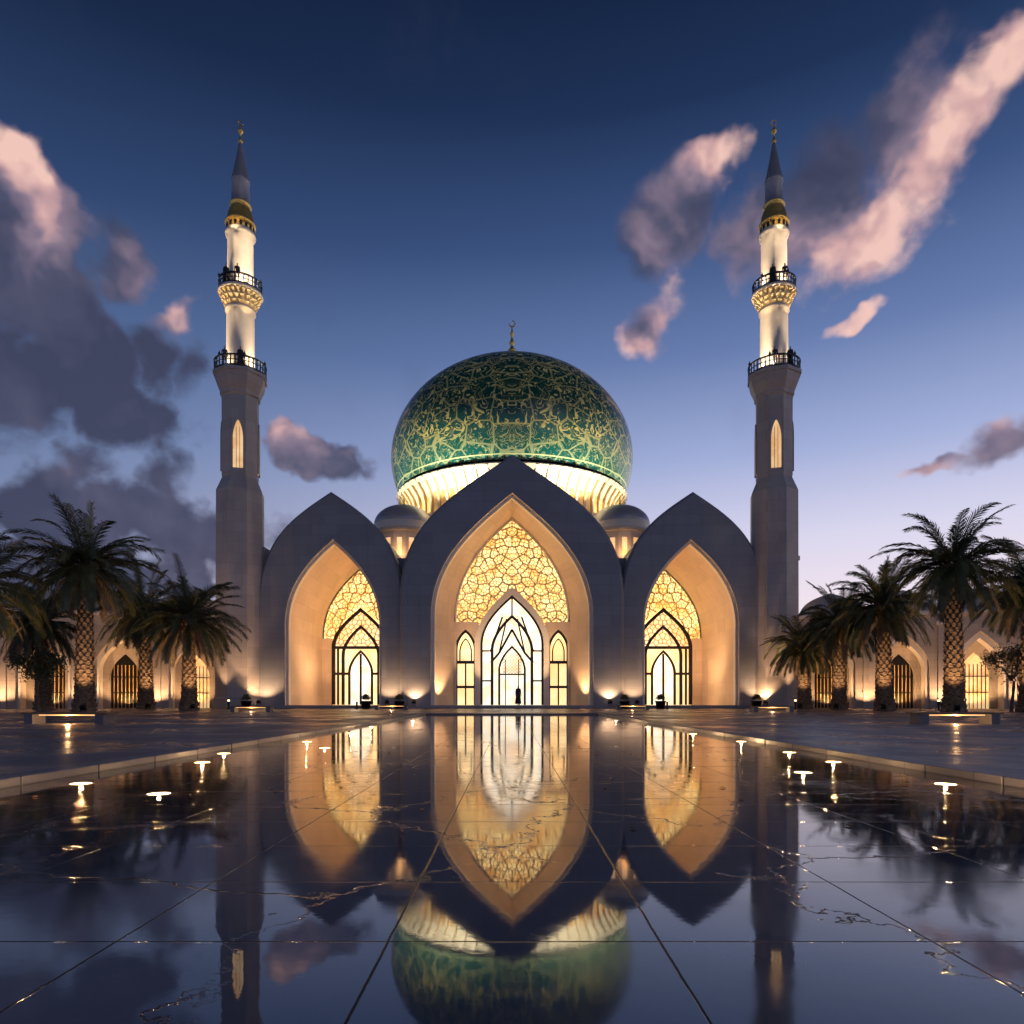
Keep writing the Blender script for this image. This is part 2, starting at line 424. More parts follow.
mb=MB()
z=zb+17.1
mb.rev([(1.5,z-.5),(1.2,z+.1),(.6,z+.5),(.34,z+1.0),(.26,z+1.5),(.5,z+1.8),(.55,z+2.0),(.26,z+2.3),(.2,z+2.7),(.38,z+2.95),(.2,z+3.2),(.14,z+3.9),(.3,z+4.1),(.1,z+4.4),(.07,z+5.0),(0,z+5.2)],20,M_gold,0,26)
for i in range(20):
    a0=radians(-60+300*i/20); a1=radians(-60+300*(i+1)/20)
    w=.14*sin(pi*(i+.5)/20)+.04
    mb.bar((.38*cos(a0+pi*1.17),z+5.4+.38*sin(a0+pi*1.17),26),(.38*cos(a1+pi*1.17),z+5.4+.38*sin(a1+pi*1.17),26),w,.08,M_gold)
mb.obj('dome_finial',mosque)
for x,y,tz,pw in ((-7,10.5,40,17000),(7,10.5,40,17000),(-19,15,36,12000),(19,15,36,12000)):
    spot('dome_floodlight',(x,y,16.4),(x*.25,21,tz),pw,72,(1,.92,.66),.5,mosque,.9)
for a in (-66,-33,0,33,66):
    x=15.6*sin(radians(a)); y=26-15.6*cos(radians(a))
    spot('drum_lamp',(x,y,20.6),(x*.86,26+(y-26)*.86,25),45,140,(1,.74,.42),.2,mosque)

# ------------------------------------------------------------------ people
def person_mesh(name,robe,cloth):
    V=[(0,0,.98,.13),(0,0,1.15,.13),(0,0,1.36,.15),(0,0,1.47,.075),(0,.0,1.55,.06),(0,-.01,1.63,.09),(0,-.01,1.73,.085),
       (.17,0,1.42,.065),(.22,.01,1.16,.048),(.23,-.06,.93,.036),(.23,-.08,.83,.03),
       (-.17,0,1.42,.065),(-.22,.01,1.16,.048),(-.23,-.06,.93,.036),(-.23,-.08,.83,.03),
       (.10,0,.90,.095),(.11,-.01,.50,.065),(.11,.01,.09,.042),(.12,-.14,.04,.035),
       (-.10,0,.90,.095),(-.11,.03,.50,.065),(-.11,.05,.09,.042),(-.12,-.1,.04,.035),(0,-.105,1.65,.018)]
    E=[(0,1),(1,2),(2,3),(3,4),(4,5),(5,6),(2,7),(7,8),(8,9),(9,10),(2,11),(11,12),(12,13),(13,14),(0,15),(15,16),(16,17),(17,18),(0,19),(19,20),(20,21),(21,22),(5,23)]
    for base in (10,14):
        bx=V[base][0]; sg=1 if bx>0 else -1
        for q,(dx,dy,L) in enumerate(((0,-.028,.075),(0,-.01,.09),(0,.01,.085),(0,.028,.065))):
            V.append((bx+dx,-.08+dy,.83-L,.009)); E.append((base,len(V)-1))
        V.append((bx-sg*.01,-.14,.80,.010)); E.append((base,len(V)-1))
    me=bpy.data.meshes.new(name); me.from_pydata([v[:3] for v in V],E,[])
    o=bpy.data.objects.new(name,me); sc.collection.objects.link(o)
    md=o.modifiers.new('s','SKIN'); 
    for i,v in enumerate(V):
        me.skin_vertices[0].data[i].radius=(v[3],v[3]*(.8 if i in(0,1,2) else 1)); me.skin_vertices[0].data[i].use_root=(i==0)
    sb=o.modifiers.new('sub','SUBSURF'); sb.levels=2; sb.render_levels=2
    dg=bpy.context.evaluated_depsgraph_get(); ev=o.evaluated_get(dg)
    m2=bpy.data.meshes.new_from_object(ev); bpy.data.objects.remove(o)
    skin=mat_simple(name+'_skin',(.36,.20,.13),.5); hair=mat_simple(name+'_hair',(.02,.015,.012),.6); cl=mat_simple(name+'_cloth',cloth,.8)
    m2.materials.clear()
    for m in (cl,skin,hair): m2.materials.append(m)
    for p in m2.polygons:
        c=p.center; p.use_smooth=True; k=0
        if c.z>1.5: k=2 if (c.z>1.70 or (c.y>.0 and c.z>1.57)) else 1
        elif c.z<.86 and abs(c.x)>.17: k=1
        elif c.z<.08: k=2
        p.material_index=k
    if robe:
        bm=bmesh.new(); bm.from_mesh(m2); n=20; rows=[]
        for z,rx,ry in ((1.44,.14,.09),(1.3,.20,.14),(1.0,.185,.15),(.6,.23,.20),(.12,.29,.25),(.12,.26,.22)):
            rows.append([bm.verts.new((rx*cos(2*pi*j/n)*(1+.05*cos(6*pi*j/n)*(z<1)),ry*sin(2*pi*j/n)*(1+.07*sin(8*pi*j/n)*(z<1)),z)) for j in range(n)])
        for a,b in zip(rows,rows[1:]):
            for j in range(n):
                f=bm.faces.new((a[j],a[(j+1)%n],b[(j+1)%n],b[j])); f.smooth=True; f.material_index=0
        bm.to_mesh(m2); bm.free()
    return m2
PM=[person_mesh('robed',True,(.02,.02,.025)),person_mesh('walker',False,(.05,.045,.06))]
def person(i,loc,rz,parent=None,nm='person'):
    o=bpy.data.objects.new(nm,PM[i]); sc.collection.objects.link(o); o.location=loc; o.rotation_euler=(0,0,rz)
    if parent: o.parent=parent
    return o
person(0,(.55,.0,.34),pi*.95)

# ------------------------------------------------------------------ minarets
def minaret(x,y,flip):
    e=empty('minaret',(x,y,0))
    mb=MB(); r8=pi/8+radians(14)*flip
    q=1/cos(pi/8)
    mb.rev([(2.12*q,0),(2.12*q,.9),(1.95*q,1.05),(1.9*q,18.7),(1.9*q,19.1),(1.43*q,20.3)],8,M_min,0,0,r8,False)
    mb.rev([(1.43*q,20.3),(1.47*q,20.5),(1.47*q,27.4),(1.6*q,27.5),(1.6*q,27.75),(1.9*q,28.5),(2.05*q,29.2),(2.15*q,29.2),(2.15*q,29.5),(1.1,29.5)],8,M_min,0,0,r8,False)
    for i in range(8):
        a=r8+pi/8+i*pi/4
        if round((a+pi/2)/(pi/4))%2: continue
        M=Matrix.Rotation(a+pi/2,4,'Z')
        def tr(pts): return [tuple(M@Vector(p)) for p in pts]
        R=1.47
        po=arch(0,.56,23.7,25.4,.9,.42,20.8); pi_=arch(0,.42,23.5,25.1,.9,.42,20.95)
        mb.grid([tr(at(po,-R+.0)),tr(at(po,-R-.12)),tr(at(pi_,-R-.12)),tr(at(pi_,-R-.01))],M_min)
        mb.face(tr(at(pi_,-R-.012)),M_niche)
        for xx in (-.14,.14): mb.box(xx-.02,xx+.02,-R-.06,-R-.02,20.95,24.5,M_min,M)
    mb.obj('shaft',e)
    mb=MB()
    mb.rev([(1.28,29.5),(1.28,29.8),(1.2,29.9),(1.17,35.0)],40,M_trim)
    mb.rev([(1.17,35.0),(1.3,35.1),(1.3,35.3),(1.25,35.35)],40,M_trim)
    for k,(r0,r1,z0,z1,n) in enumerate(((1.2,1.4,35.35,35.75,16),(1.3,1.6,35.75,36.15,20),(1.45,1.78,36.15,36.6,24))):
        mb.rev([(r0-.02,z0),(r0+.1,z1)],32,M_lattice2)
        for i in range(n):
            M=Matrix.Rotation(2*pi*(i+.5*k)/n,4,'Z')
            w=pi*r1/n*.72
            a=[(r0-.1,-w*.3,z0),(r0-.1,w*.3,z0),(r1,w,z1-.1),(r1,-w,z1-.1)]
            b=[(r0-.1,-w*.3,z1),(r0-.1,w*.3,z1),(r1,w,z1),(r1,-w,z1)]
            T=lambda p: tuple(M@Vector(p))
            mb.face([T(p) for p in a],M_lattice2); mb.face([T(a[3]),T(a[2]),T(b[2]),T(b[3])],M_lattice2)
            mb.face([T(a[0]),T(a[3]),T(b[3]),T(b[0])],M_lattice2); mb.face([T(a[1]),T(a[2]),T(b[2]),T(b[1])],M_lattice2)
    mb.rev([(1.55,36.6),(1.86,36.6),(1.9,36.7),(1.86,36.85),(1.1,36.85)],40,M_trim)
    mb.rev([(1.2,36.85),(1.2,37.05),(1.12,37.15),(1.08,41.7),(1.25,41.8),(1.3,42.0),(1.25,42.2),(1.15,42.25)],40,M_trim)
    mb.obj('gallery_drums',e)
    mb=MB()
    mb.rev([(1.15,42.25),(1.15,42.7),(1.3,42.8),(1.3,43.0),(1.15,43.2),(1.05,43.8),(.85,44.3),(.8,44.5),(.95,44.6),(.8,44.8)],32,M_gold)
    for i in range(16):
        M=Matrix.Rotation(2*pi*i/16,4,'Z'); mb.box(1.14,1.2,-.1,.1,42.3,42.68,M_black,M)
    mb.rev([(.8,44.8),(.78,45.0),(.74,46.6),(.8,46.7),(.8,46.85),(.62,47.5),(.36,48.9),(.14,50.2)],24,M_silver)
    mb.rev([(.14,50.2),(.24,50.4),(.1,50.6),(.07,51.0),(.22,51.2),(.24,51.35),(.08,51.6),(.04,51.8),(0,51.9)],14,M_gold)
    for i in range(16):
        a0=radians(330*i/16-75+90); a1=radians(330*(i+1)/16-75+90)
        mb.bar((.24*cos(a0),52.0+.24*sin(a0),0),(.24*cos(a1),52.0+.24*sin(a1),0),.07*sin(pi*(i+.5)/16)+.02,.05,M_gold)
    mb.obj('spire',e)
    mb=MB()
    for R,z,n,hgt in ((2.2,29.5,36,.95),(1.82,36.85,30,.85)):
        RR=R*(.98)
        for zz,w in ((z+.08,.05),(z+hgt,.06),(z+hgt*.55,.03)):
            mb.rev([(RR-w,zz-w),(RR+w,zz-w),(RR+w,zz+w),(RR-w,zz+w),(RR-w,zz-w)],40,M_black,smooth=False)
        for i in range(n):
            M=Matrix.Rotation(2*pi*i/n,4,'Z'); 
            mb.box(RR-.03,RR+.03,-.05,.05,z,z+hgt,M_black,M)
            if i%6==0: mb.rev([(.05,z+hgt),(.13,z+hgt+.15),(.05,z+hgt+.3),(.0,z+hgt+.5)],8,M_black,RR*cos(2*pi*i/n),RR*sin(2*pi*i/n))
    mb.obj('gallery_railings',e)
    for R,z,pw in ((2.02,29.6,1250),(1.68,36.95,1050)):
        for a in (-pi/2-1.25,-pi/2-.4,-pi/2+.4,-pi/2+1.25,pi/2):
            spot('gallery_uplight',(R*cos(a),R*sin(a),z),(.6*cos(a),.6*sin(a),z+3.6),pw*(1 if a!=pi/2 else .7),95,(1,.76,.50),.04,e,.8)
    for a in (-pi/2-.8,-pi/2+.8):
        spot('corbel_light',(2.0*cos(a),2.0*sin(a),34.3),(1.3*cos(a),1.3*sin(a),36.4),45,110,(1,.66,.30),.04,e)
    spot('ledge_light',(0,-1.9,41.6),(0,-.7,44.5),120,100,(1,.66,.32),.04,e)
    spot('shaft_uplight',(-1.2*flip,-3.2,.5),(0,-1.7,9),1000,60,(1,.60,.32),.06,e)
    spot('shaft_uplight',(1.8*flip,-3.0,.5),(0,-1.7,12),1000,50,(1,.60,.32),.06,e)
    for a,k,z in ((-1.9,1,29.5),(-1.2,0,29.5),(-2.0,0,36.85),(-1.35,1,36.85)):
        R=1.95 if z<30 else 1.6
        person(k,(R*cos(a),R*sin(a),z),.4*flip,e,'visitor')
    return e
minaret(-24.1,.6,1); minaret(23.25,.6,-1)

# ------------------------------------------------------------------ arcade wings
def wing(sx):
    e=empty('arcade_wing')
    x0,y0=sx*25.6,1.6; x1,y1=sx*58,-9.5
    L=sqrt((x1-x0)**2+(y1-y0)**2); n=6; bw=L/n
    ang=atan2(y1-y0,x1-x0)
    M=Matrix.Translation((x0,y0,0))@Matrix.Rotation(ang,4,'Z')
    F=1 if sx>0 else -1
    mb=MB(); W=bw/2; H=8.1
    for i in range(n):
        c=(i+.5)*bw
        def a3(prof,y): return [tuple(M@Vector((x,y*F,z))) for x,z in prof]
        R=rect(c,W-.25,H); A0=arch(c,2.0,3.6,6.6,.85,.42); A1=arch(c,1.7,3.4,6.0,.85,.42); A2=arch(c,1.15,3.0,4.9,.85,.42)
        mb.grid([a3(R,.15),a3(R,0),a3(A0,0),a3(A0,.25)],M_wing)
        mb.grid([a3(A0,.25),a3(A1,.25),a3(A1,1.6)],M_trim)
        mb.grid([a3(A1,1.6),a3(A2,1.6),a3(A2,2.0)],M_wing)
        mt=[M_niche,M_black,M_black,M_niche][(i+(sx>0))%4]
        mb.face(a3(A2,2.0),mt)
        for q in range(-3,4):
            mb.box(c+q*.3-.03,c+q*.3+.03,*sorted((1.9*F,1.96*F)),0,3.9,M_lattice if mt is M_black else M_black,M)
        for z in (1.4,2.8): mb.box(c-1.12,c+1.12,*sorted((1.86*F,1.95*F)),z,z+.08,M_black,M)
        mb.box(c-W-.25,c-W+.25,*sorted((-.18*F,.6*F)),0,H,M_wing,M)
        mb.box(c-W-.36,c-W+.36,*sorted((-.28*F,.6*F)),H-.9,H-.6,M_trim,M)
        g=arch(c,W-.3,H+.1,H+2.2,.30,.6,H,.5); 
        mb.grid([a3(g,5),a3(g,.1)],M_wing); mb.face(a3(g,.1),M_wing)
        if i<4:
            p=M@Vector((c,.5*F,.4)); spot('arcade_lamp',p,tuple(M@Vector((c,2.0*F,4.5))),420,140,(1,.58,.27),.06,e)
            p=M@Vector((c-W,-1.6*F,.3)); spot('pier_uplight',p,tuple(M@Vector((c-W,.2*F,5))),800,115,(1,.58,.30),.05,e)
    mb.box(0,L,*sorted((-.25*F,5*F)),H,H+.28,M_trim,M)
    mb.box(0,L,*sorted((2.3*F,5*F)),0,H,M_wing,M)
    mb.obj('arcade_wall',e)
    return e
wing(-1); wing(1)
mb=MB()
for sx in (-1,1):
    mb.box(*sorted((sx*22.95,sx*26.2)),2.6,9,0,13.6,M_min); mb.box(*sorted((sx*22.92,sx*26.35)),2.45,9.1,13.6,14.0,M_trim)
mb.obj('link_wall',mosque)

# ------------------------------------------------------------------ palms
def mat_leaf(name,a,b):
    m,t,bs=newmat(name); p=pos(t)
    n=t.noise(p,1.1,2)
    c=t.mix(t.smooth(n,.35,.65),a,b)
    t.val(bs.inputs['Base Color'],c); bs.inputs['Roughness'].default_value=.5
    return m
M_frond=mat_leaf('palm_frond',(.048,.056,.020),(.105,.105,.038))
M_dead=mat_leaf('dry_frond',(.18,.11,.05),(.28,.19,.09))
def mat_trunk():
    m,t,b=newmat('palm_trunk'); p=t.node('ShaderNodeTexCoord').outputs['Object']
    n=t.noise(t.vmath('MULTIPLY',p,(3,3,9)),1.6,5)
    t.val(b.inputs['Base Color'],t.mix(t.smooth(n,.3,.7),(.08,.05,.03),(.30,.20,.12))); b.inputs['Roughness'].default_value=.9
    t.val(b.inputs['Normal'],t.bump(n,.8,.05)); return m
M_trunk=mat_trunk()
def palm_mesh(seed,H,R):
    rnd=random.Random(seed); mb=MB()
    lean=(rnd.uniform(-.35,.35),rnd.uniform(-.3,.3))
    def axis(z): t=z/H; return lean[0]*t*t,lean[1]*t*t
    r=lambda z: .54-.17*min(1,z/H*1.4)+.16*max(0,1-z/.7)+.12*max(0,(z/H-.86)/.14)
    rows=[]; nz=int(H/.12)
    for k in range(nz+1):
        z=H*k/nz; ax,ay=axis(z); rr=r(z)*(1+.05*((k%2)*2-1))
        rows.append([(ax+rr*(1+.06*sin(5*a+k*1.3))*cos(a),ay+rr*(1+.06*sin(5*a+k*1.3))*sin(a),z) for a in [2*pi*j/16 for j in range(16)]])
    mb.grid(rows,M_trunk,False,True)
    for k in range(int(H/.26)):
        z=.3+k*.26
        if z>H-.1: break
        for j in range(9):
            a=2*pi*(j+.5*(k%2))/9+rnd.uniform(-.08,.08); ax,ay=axis(z); rr=r(z)
            d=Vector((cos(a),sin(a),0)); s=Vector((-sin(a),cos(a),0)); o=Vector((ax,ay,z))
            w=rr*.33; ou=.07+rnd.uniform(0,.05)+(.12 if z>H-1.2 else 0)
            p1=o+d*rr-s*w; p2=o+d*rr+s*w; p3=o+d*(rr+ou)+s*w*.45+Vector((0,0,.24)); p4=o+d*(rr+ou)-s*w*.45+Vector((0,0,.24)); p5=o+d*(rr-.04)+Vector((0,0,.3))
            mb.face([p1,p2,p3,p4],M_trunk); mb.face([p4,p3,p5],M_trunk); 
    ax,ay=axis(H); top=Vector((ax,ay,H))
    nf=84
    for i in range(nf):
        a=i*2.39996+rnd.uniform(-.2,.2); f=i/nf
        el=radians(82-122*f**.8+rnd.uniform(-9,9)); L=R*(rnd.uniform(.86,1.18))*(1.0 if f<.75 else .8)
        mat=M_frond if f<.86 or rnd.random()<.3 else M_dead
        d=Vector((cos(a)*cos(el),sin(a)*cos(el),sin(el))); p=top+Vector((cos(a)*.25,sin(a)*.25,-.35*f))
        N=20; pts=[p.copy()]; droop=rnd.uniform(.025,.068)
        tw=rnd.uniform(-.6,.6)
        for k in range(N):
            d=(d+Vector((0,0,-droop*(1+k/N*1.6)))).normalized(); p=p+d*L/N; pts.append(p.copy())
        for k in range(N):
            d=(pts[k+1]-pts[k]).normalized(); side=d.cross(Vector((0,0,1)))
            if side.length<.05: side=Vector((sin(a),-cos(a),0))
            side.normalize(); up=side.cross(d).normalized()
            side=(side*cos(tw)+up*sin(tw)).normalized(); up=side.cross(d).normalized()
            w=.045*(1-k/N)+.012
            mb.face([pts[k]-side*w,pts[k]+side*w,pts[k+1]+side*w*.9,pts[k+1]-side*w*.9],mat)
            if k<2: continue
            for h in (0,.5):
                t=(k+h)/N; b=pts[k].lerp(pts[k+1],h); ll=(.32+.40*sin(pi*min(1,t*1.02))**.7)*R/4*rnd.uniform(.85,1.15)
                for sg in (-1,1):
                    dr=(side*sg*.75+d*(.55+.8*t)+up*rnd.uniform(.0,.35)+Vector((0,0,-.12))).normalized()
                    mid=b+dr*ll*.5; tip=b+(dr+Vector((0,0,-.22))).normalized()*ll
                    wv=d*.040
                    mb.face([b-wv,b+wv,mid+wv*.9,tip,mid-wv*.9],mat)
    for i in range(5):
        a=rnd.uniform(0,2*pi); p=top+Vector((cos(a)*.3,sin(a)*.3,-.1)); d=Vector((cos(a)*.8,sin(a)*.8,.4))
        for k in range(7):
            d=(d+Vector((0,0,-.22))).normalized(); q=p+d*.16; s=Vector((-sin(a),cos(a),0))*.025
            mb.face([p-s,p+s,q+s,q-s],M_dead); p=q
    return mb
palms=[(-26.3,-18,9.1,4.3,0),(-30.8,-21,7.4,4.3,1),(-23.4,-10.5,6.6,4.1,2),(-29.2,-5.5,7.8,3.9,3),
       (25.9,-20,8.7,3.8,4),(25.1,-14,7.1,3.5,5),(25.4,-7,6.7,3.6,6),(23.9,-4.2,5.2,3.2,7),(31.8,-18,7.7,3.9,8),(-35,-9,6.6,3.8,9)]
for x,y,H,R,sd in palms:
    o=palm_mesh(sd+40,H,R).obj('palm_tree'); o.location=(x,y,.07)
def spot_fixture(x,y,power,z=.07,name='ground_floodlight',tgt=(0,1.4,3.2),ang=120):
    mb=MB()
    mb.box(-.16,.16,-.1,.1,.0,.05,M_black); mb.box(-.19,-.15,-.04,.04,.05,.34,M_black); mb.box(.15,.19,-.04,.04,.05,.34,M_black)
    M=Matrix.Translation((0,0,.3))@Matrix.Rotation(radians(-50),4,'X')
    mb.box(-.15,.15,-.11,.11,-.12,.12,M_black,M); mb.box(-.12,.12,-.09,.09,.121,.127,M_lampwarm,M)
    o=mb.obj(name); o.location=(x,y,z)
    spot('lamp',(0,.12,.48),tgt,power,ang,(1,.60,.30),.04,o); return o
for x,y,H,R,sd in palms[:9]:
    s_=1 if x<0 else -1
    spot_fixture(x+1.3*s_,y-2.2,850,.07,'ground_floodlight',(-1.3*s_,2.1,5.5),75)
for x,p in ((-21.7,620),(-10.7,480),(-8.4,380),(8.4,380),(10.7,480),(21.7,620)):
    spot_fixture(x,-1.55,p,.34)

def small_tree(x,y,H,R,seed):
    rnd=random.Random(seed); mb=MB()
    def limb(p,d,L,r0,r1,depth):
        n=4; rows=[]
        for k in range(n+1):
            t=k/n; c=p+d*L*t+Vector((sin(t*3+seed)*.05,cos(t*4)*.04,0)); s=d.orthogonal().normalized(); u=s.cross(d); rr=r0+(r1-r0)*t
            rows.append([tuple(c+s*rr*cos(2*pi*j/7)+u*rr*sin(2*pi*j/7)) for j in range(7)])
        mb.grid(rows,M_trunk,True,True)
        e=p+d*L
        if depth:
            for q in range(4):
                a=rnd.uniform(0,2*pi); limb(e,(d+Vector((cos(a),sin(a),rnd.uniform(.0,.5)))*.8).normalized(),L*.55,r1,r1*.5,depth-1)
        else:
            tips.append(e)
    tips=[]
    limb(Vector((0,0,0)),Vector((0,0,1)),H*.45,.11,.07,3)
    c0=Vector((0,0,H*.72))
    for i in range(60): tips.append(c0+Vector((rnd.gauss(0,.42),rnd.gauss(0,.42),rnd.gauss(0,.34)))*R)
    for tpt in tips:
        for i in range(26):
            p=tpt+Vector((rnd.gauss(0,1),rnd.gauss(0,1),rnd.gauss(0,1)))*R*.17
            u=Vector((rnd.uniform(-1,1),rnd.uniform(-1,1),rnd.uniform(-1,1))).normalized(); w=u.orthogonal().normalized()
            mb.face([p-u*.09,p+w*.04,p+u*.09,p-w*.04],M_frond)
    o=mb.obj('ornamental_tree'); o.location=(x,y,.07)
small_tree(-31.2,-15,4.2,1.4,3); small_tree(31.9,-16.5,4.4,1.4,5)

# ------------------------------------------------------------------ ground, pool, plaza
def mat_pool():
    m,t,b=newmat('wet_polished_paving'); p=pos(t); s=t.sep(p)
    n=t.noise(p,.55,5,.65); n2=t.noise(p,3.2,5,.65); n3=t.noise(p,22,2)
    v=t.comb(t.math('ADD',s[0],t.math('ADD',.41,t.math('MULTIPLY',t.math('SUBTRACT',n2,.5),.012))),t.math('ADD',s[1],.02),0)
    br=t.node('ShaderNodeTexBrick',offset=0.,squash=1.); t.val(br.inputs['Vector'],v)
    br.inputs['Scale'].default_value=1; br.inputs['Brick Width'].default_value=.90; br.inputs['Row Height'].default_value=.74
    br.inputs['Mortar Size'].default_value=.005; br.inputs['Mortar Smooth'].default_value=.4
    br.inputs['Color1'].default_value=(.1,.1,.1,1); br.inputs['Color2'].default_value=(1,1,1,1)
    mort=br.outputs['Fac']; tone=t.sep(br.outputs['Color'])[0]
    wv=t.vmath('ADD',p,t.vmath('MULTIPLY',t.comb(n2,n,0),(.9,.9,0)))
    vo=t.node('ShaderNodeTexVoronoi',feature='DISTANCE_TO_EDGE'); t.val(vo.inputs['Vector'],wv); vo.inputs['Scale'].default_value=.62
    crack=t.math('MULTIPLY',t.smooth(vo.outputs['Distance'],.002,.008,1,0),t.smooth(n,.44,.53))
    line=t.math('MAXIMUM',mort,crack)
    far=t.smooth(s[1],-57.0,-53.5)      # farther paving: brown marbling, warm reflected sheen painted into the base colour
    streak=t.noise(t.vmath('MULTIPLY',p,(.55,2.4,1)),1.8,6,.68,.8)
    c=t.mix(n2,(.045,.053,.085),(.105,.112,.15)); 
    cb=t.mix(t.smooth(streak,.35,.7),(.045,.028,.025),(.20,.115,.075))
    c=t.mix(far,c,cb)
    c=t.mix(t.math('MULTIPLY',tone,.35),c,(.07,.076,.105)); c=t.mix(line,c,(.004,.004,.006))
    t.val(b.inputs['Base Color'],c)
    dry=t.smooth(n,.47,.62)
    r=t.math('ADD',t.mixf(dry,.018,.075),t.math('MULTIPLY',t.smooth(streak,.50,.66),t.math('MULTIPLY',far,.09)))
    r=t.math('ADD',r,t.math('MULTIPLY',tone,.02)); r=t.math('ADD',r,t.math('MULTIPLY',line,.25))
    t.val(b.inputs['Roughness'],r)
    t.val(b.inputs['IOR'],t.mixf(line,1.70,1.15))
    h=t.math('ADD',t.math('MULTIPLY',line,-.6),t.math('MULTIPLY',n3,t.mixf(dry,.015,.07)))
    h=t.math('ADD',h,t.math('MULTIPLY',n2,.16)); h=t.math('ADD',h,t.math('MULTIPLY',streak,t.math('MULTIPLY',far,.45)))
    t.val(b.inputs['Normal'],t.bump(h,.26,.006))
    return m
def mat_plaza():
    m,t,b=newmat('plaza_paving'); p=pos(t)
    br=t.node('ShaderNodeTexBrick'); t.val(br.inputs['Vector'],p); br.inputs['Scale'].default_value=1
    br.inputs['Brick Width'].default_value=.6; br.inputs['Row Height'].default_value=.3; br.inputs['Mortar Size'].default_value=.008
    br.inputs['Color1'].default_value=(.13,.12,.13,1); br.inputs['Color2'].default_value=(.20,.185,.19,1); br.inputs['Mortar'].default_value=(.05,.05,.05,1)
    n=t.noise(p,.4,5,.6); n2=t.noise(p,16,3)
    t.val(b.inputs['Base Color'],t.mix(t.smooth(n,.3,.75,0,.55),br.outputs['Color'],(.07,.065,.075)))
    t.val(b.inputs['Roughness'],t.mixf(t.smooth(n,.4,.6),.25,.5))
    t.val(b.inputs['Normal'],t.bump(t.math('ADD',t.math('MULTIPLY',br.outputs['Fac'],-1.),t.math('MULTIPLY',n2,.5)),.5,.01))
    return m
M_pool=mat_pool(); M_plaza=mat_plaza(); M_ground=mat_simple('distant_ground',(.10,.09,.08),.9,0,.05,.3)
M_kerb=mat_stone('kerb_stone',(.13,.125,.145),1.2,5,.4)
def sheet(name,x0,x1,y0,y1,z,mat):
    mb=MB(); mb.face([(x0,y0,z),(x1,y0,z),(x1,y1,z),(x0,y1,z)],mat); return mb.obj(name)
sheet('ground',-3000,3000,-3000,3000,-.03,M_ground)
sheet('reflecting_pool',-4.62,4.62,-80,-23.4,0,M_pool)
mb=MB()
for sx in (-1,1): mb.box(*sorted((sx*4.9,sx*75)),-80,-23.1,-.02,.07,M_plaza)
mb.box(-75,75,-23.1,60,-.02,.07,M_plaza)
mb.obj('plaza_pavement')
mb=MB()
for sx in (-1,1):
    for k in range(47):
        y=-80+k*1.2; mb.box(*sorted((sx*4.6,sx*4.9)),y+.006,y+1.194,-.01,.085+.004*sin(k*7),M_kerb)
mb.box(-4.9,4.9,-23.42,-23.1,-.01,.085,M_kerb)
ko=mb.obj('pool_kerb'); bv=ko.modifiers.new('b','BEVEL'); bv.width=.012; bv.segments=2
def puck(x,y,z,pw,name='pool_light'):
    mb=MB(); mb.rev([(.11,0),(.108,.003),(.09,.004)],20,M_black); mb.rev([(.09,.004),(.05,.006),(0,.007)],20,M_puck)
    o=mb.obj(name); o.location=(x,y,z); lamp('lamp',(0,0,.035),pw,(1,.60,.28),.012,o)
rp=random.Random(11)
for sx in (-1,1):
    for k,yy in enumerate((-54.8,-53.5,-51.3,-49.6,-47.2,-43.9,-39.6,-33.5)):
        puck(sx*(4.15+rp.uniform(-.3,.25)),yy+rp.uniform(-.3,.3),0,(7 if k<5 else 11)*rp.uniform(.6,1.5))
for x,y in ((-3.0,-54.2),(3.2,-52.5),(-3.1,-48.7)): puck(x,y,0,1.5)
M_wood=mat_simple('bench_timber',(.20,.11,.05),.5,0,4,.3,.1)
def bench(x,y):
    e=empty('stone_bench',(x,y,.07))
    mb=MB(); 
    for i in range(6): mb.box(-1.3,1.3,-.33+i*.115,-.33+i*.115+.095,.30,.35,M_wood)
    mb.obj('seat',e)
    mb=MB(); mb.box(-1.2,-.95,-.3,.3,0,.295,M_kerb); mb.box(.95,1.2,-.3,.3,0,.295,M_kerb); mb.obj('plinth',e)
    mb=MB(); mb.box(-.94,.94,-.02,.02,.25,.28,M_strip); mb.obj('light_strip',e)
    lamp('lamp',(0,-.1,.18),40,(1,.55,.22),.03,e)
for x,y in ((-13.6,-39),(13.6,-39),(-9,-9),(9,-9),(-16,-18),(16,-18)): bench(x,y)
def bollard(x,y):
    mb=MB(); mb.rev([(.12,0),(.12,.05),(.08,.07),(.08,.62),(.1,.64)],14,M_black); mb.rev([(.075,.64),(.075,.74)],14,M_lampwarm); mb.rev([(.1,.74),(.1,.8),(0,.84)],14,M_black)
    o=mb.obj('bollard_light'); o.location=(x,y,.07); return o
for sx in (-1,1):
    for x,y in ((12.5,-5),(22,-7),(30,-12),(35,-14)): bollard(sx*x,y)
def planter(x,y,seed):
    rnd=random.Random(seed); e=empty('planter',(x,y,.07)); mb=MB()
    mb.rev([(.0,0),(.34,0),(.42,.55),(.46,.56),(.46,.66),(.38,.66),(.36,.58),(0,.58)],20,M_black); mb.obj('pot',e)
    mb=MB()
    for i in range(420):
        a=rnd.uniform(0,2*pi); el=rnd.uniform(.1,1.5); r=.42*rnd.uniform(.4,1)
        p=Vector((cos(a)*cos(el)*r,sin(a)*cos(el)*r,.75+sin(el)*r*1.1)); u=Vector((rnd.uniform(-1,1),rnd.uniform(-1,1),rnd.uniform(-.3,1))).normalized(); w=u.orthogonal().normalized()
        mb.face([p-u*.09,p+w*.03,p+u*.09,p-w*.03],M_frond)
    mb.obj('shrub',e)
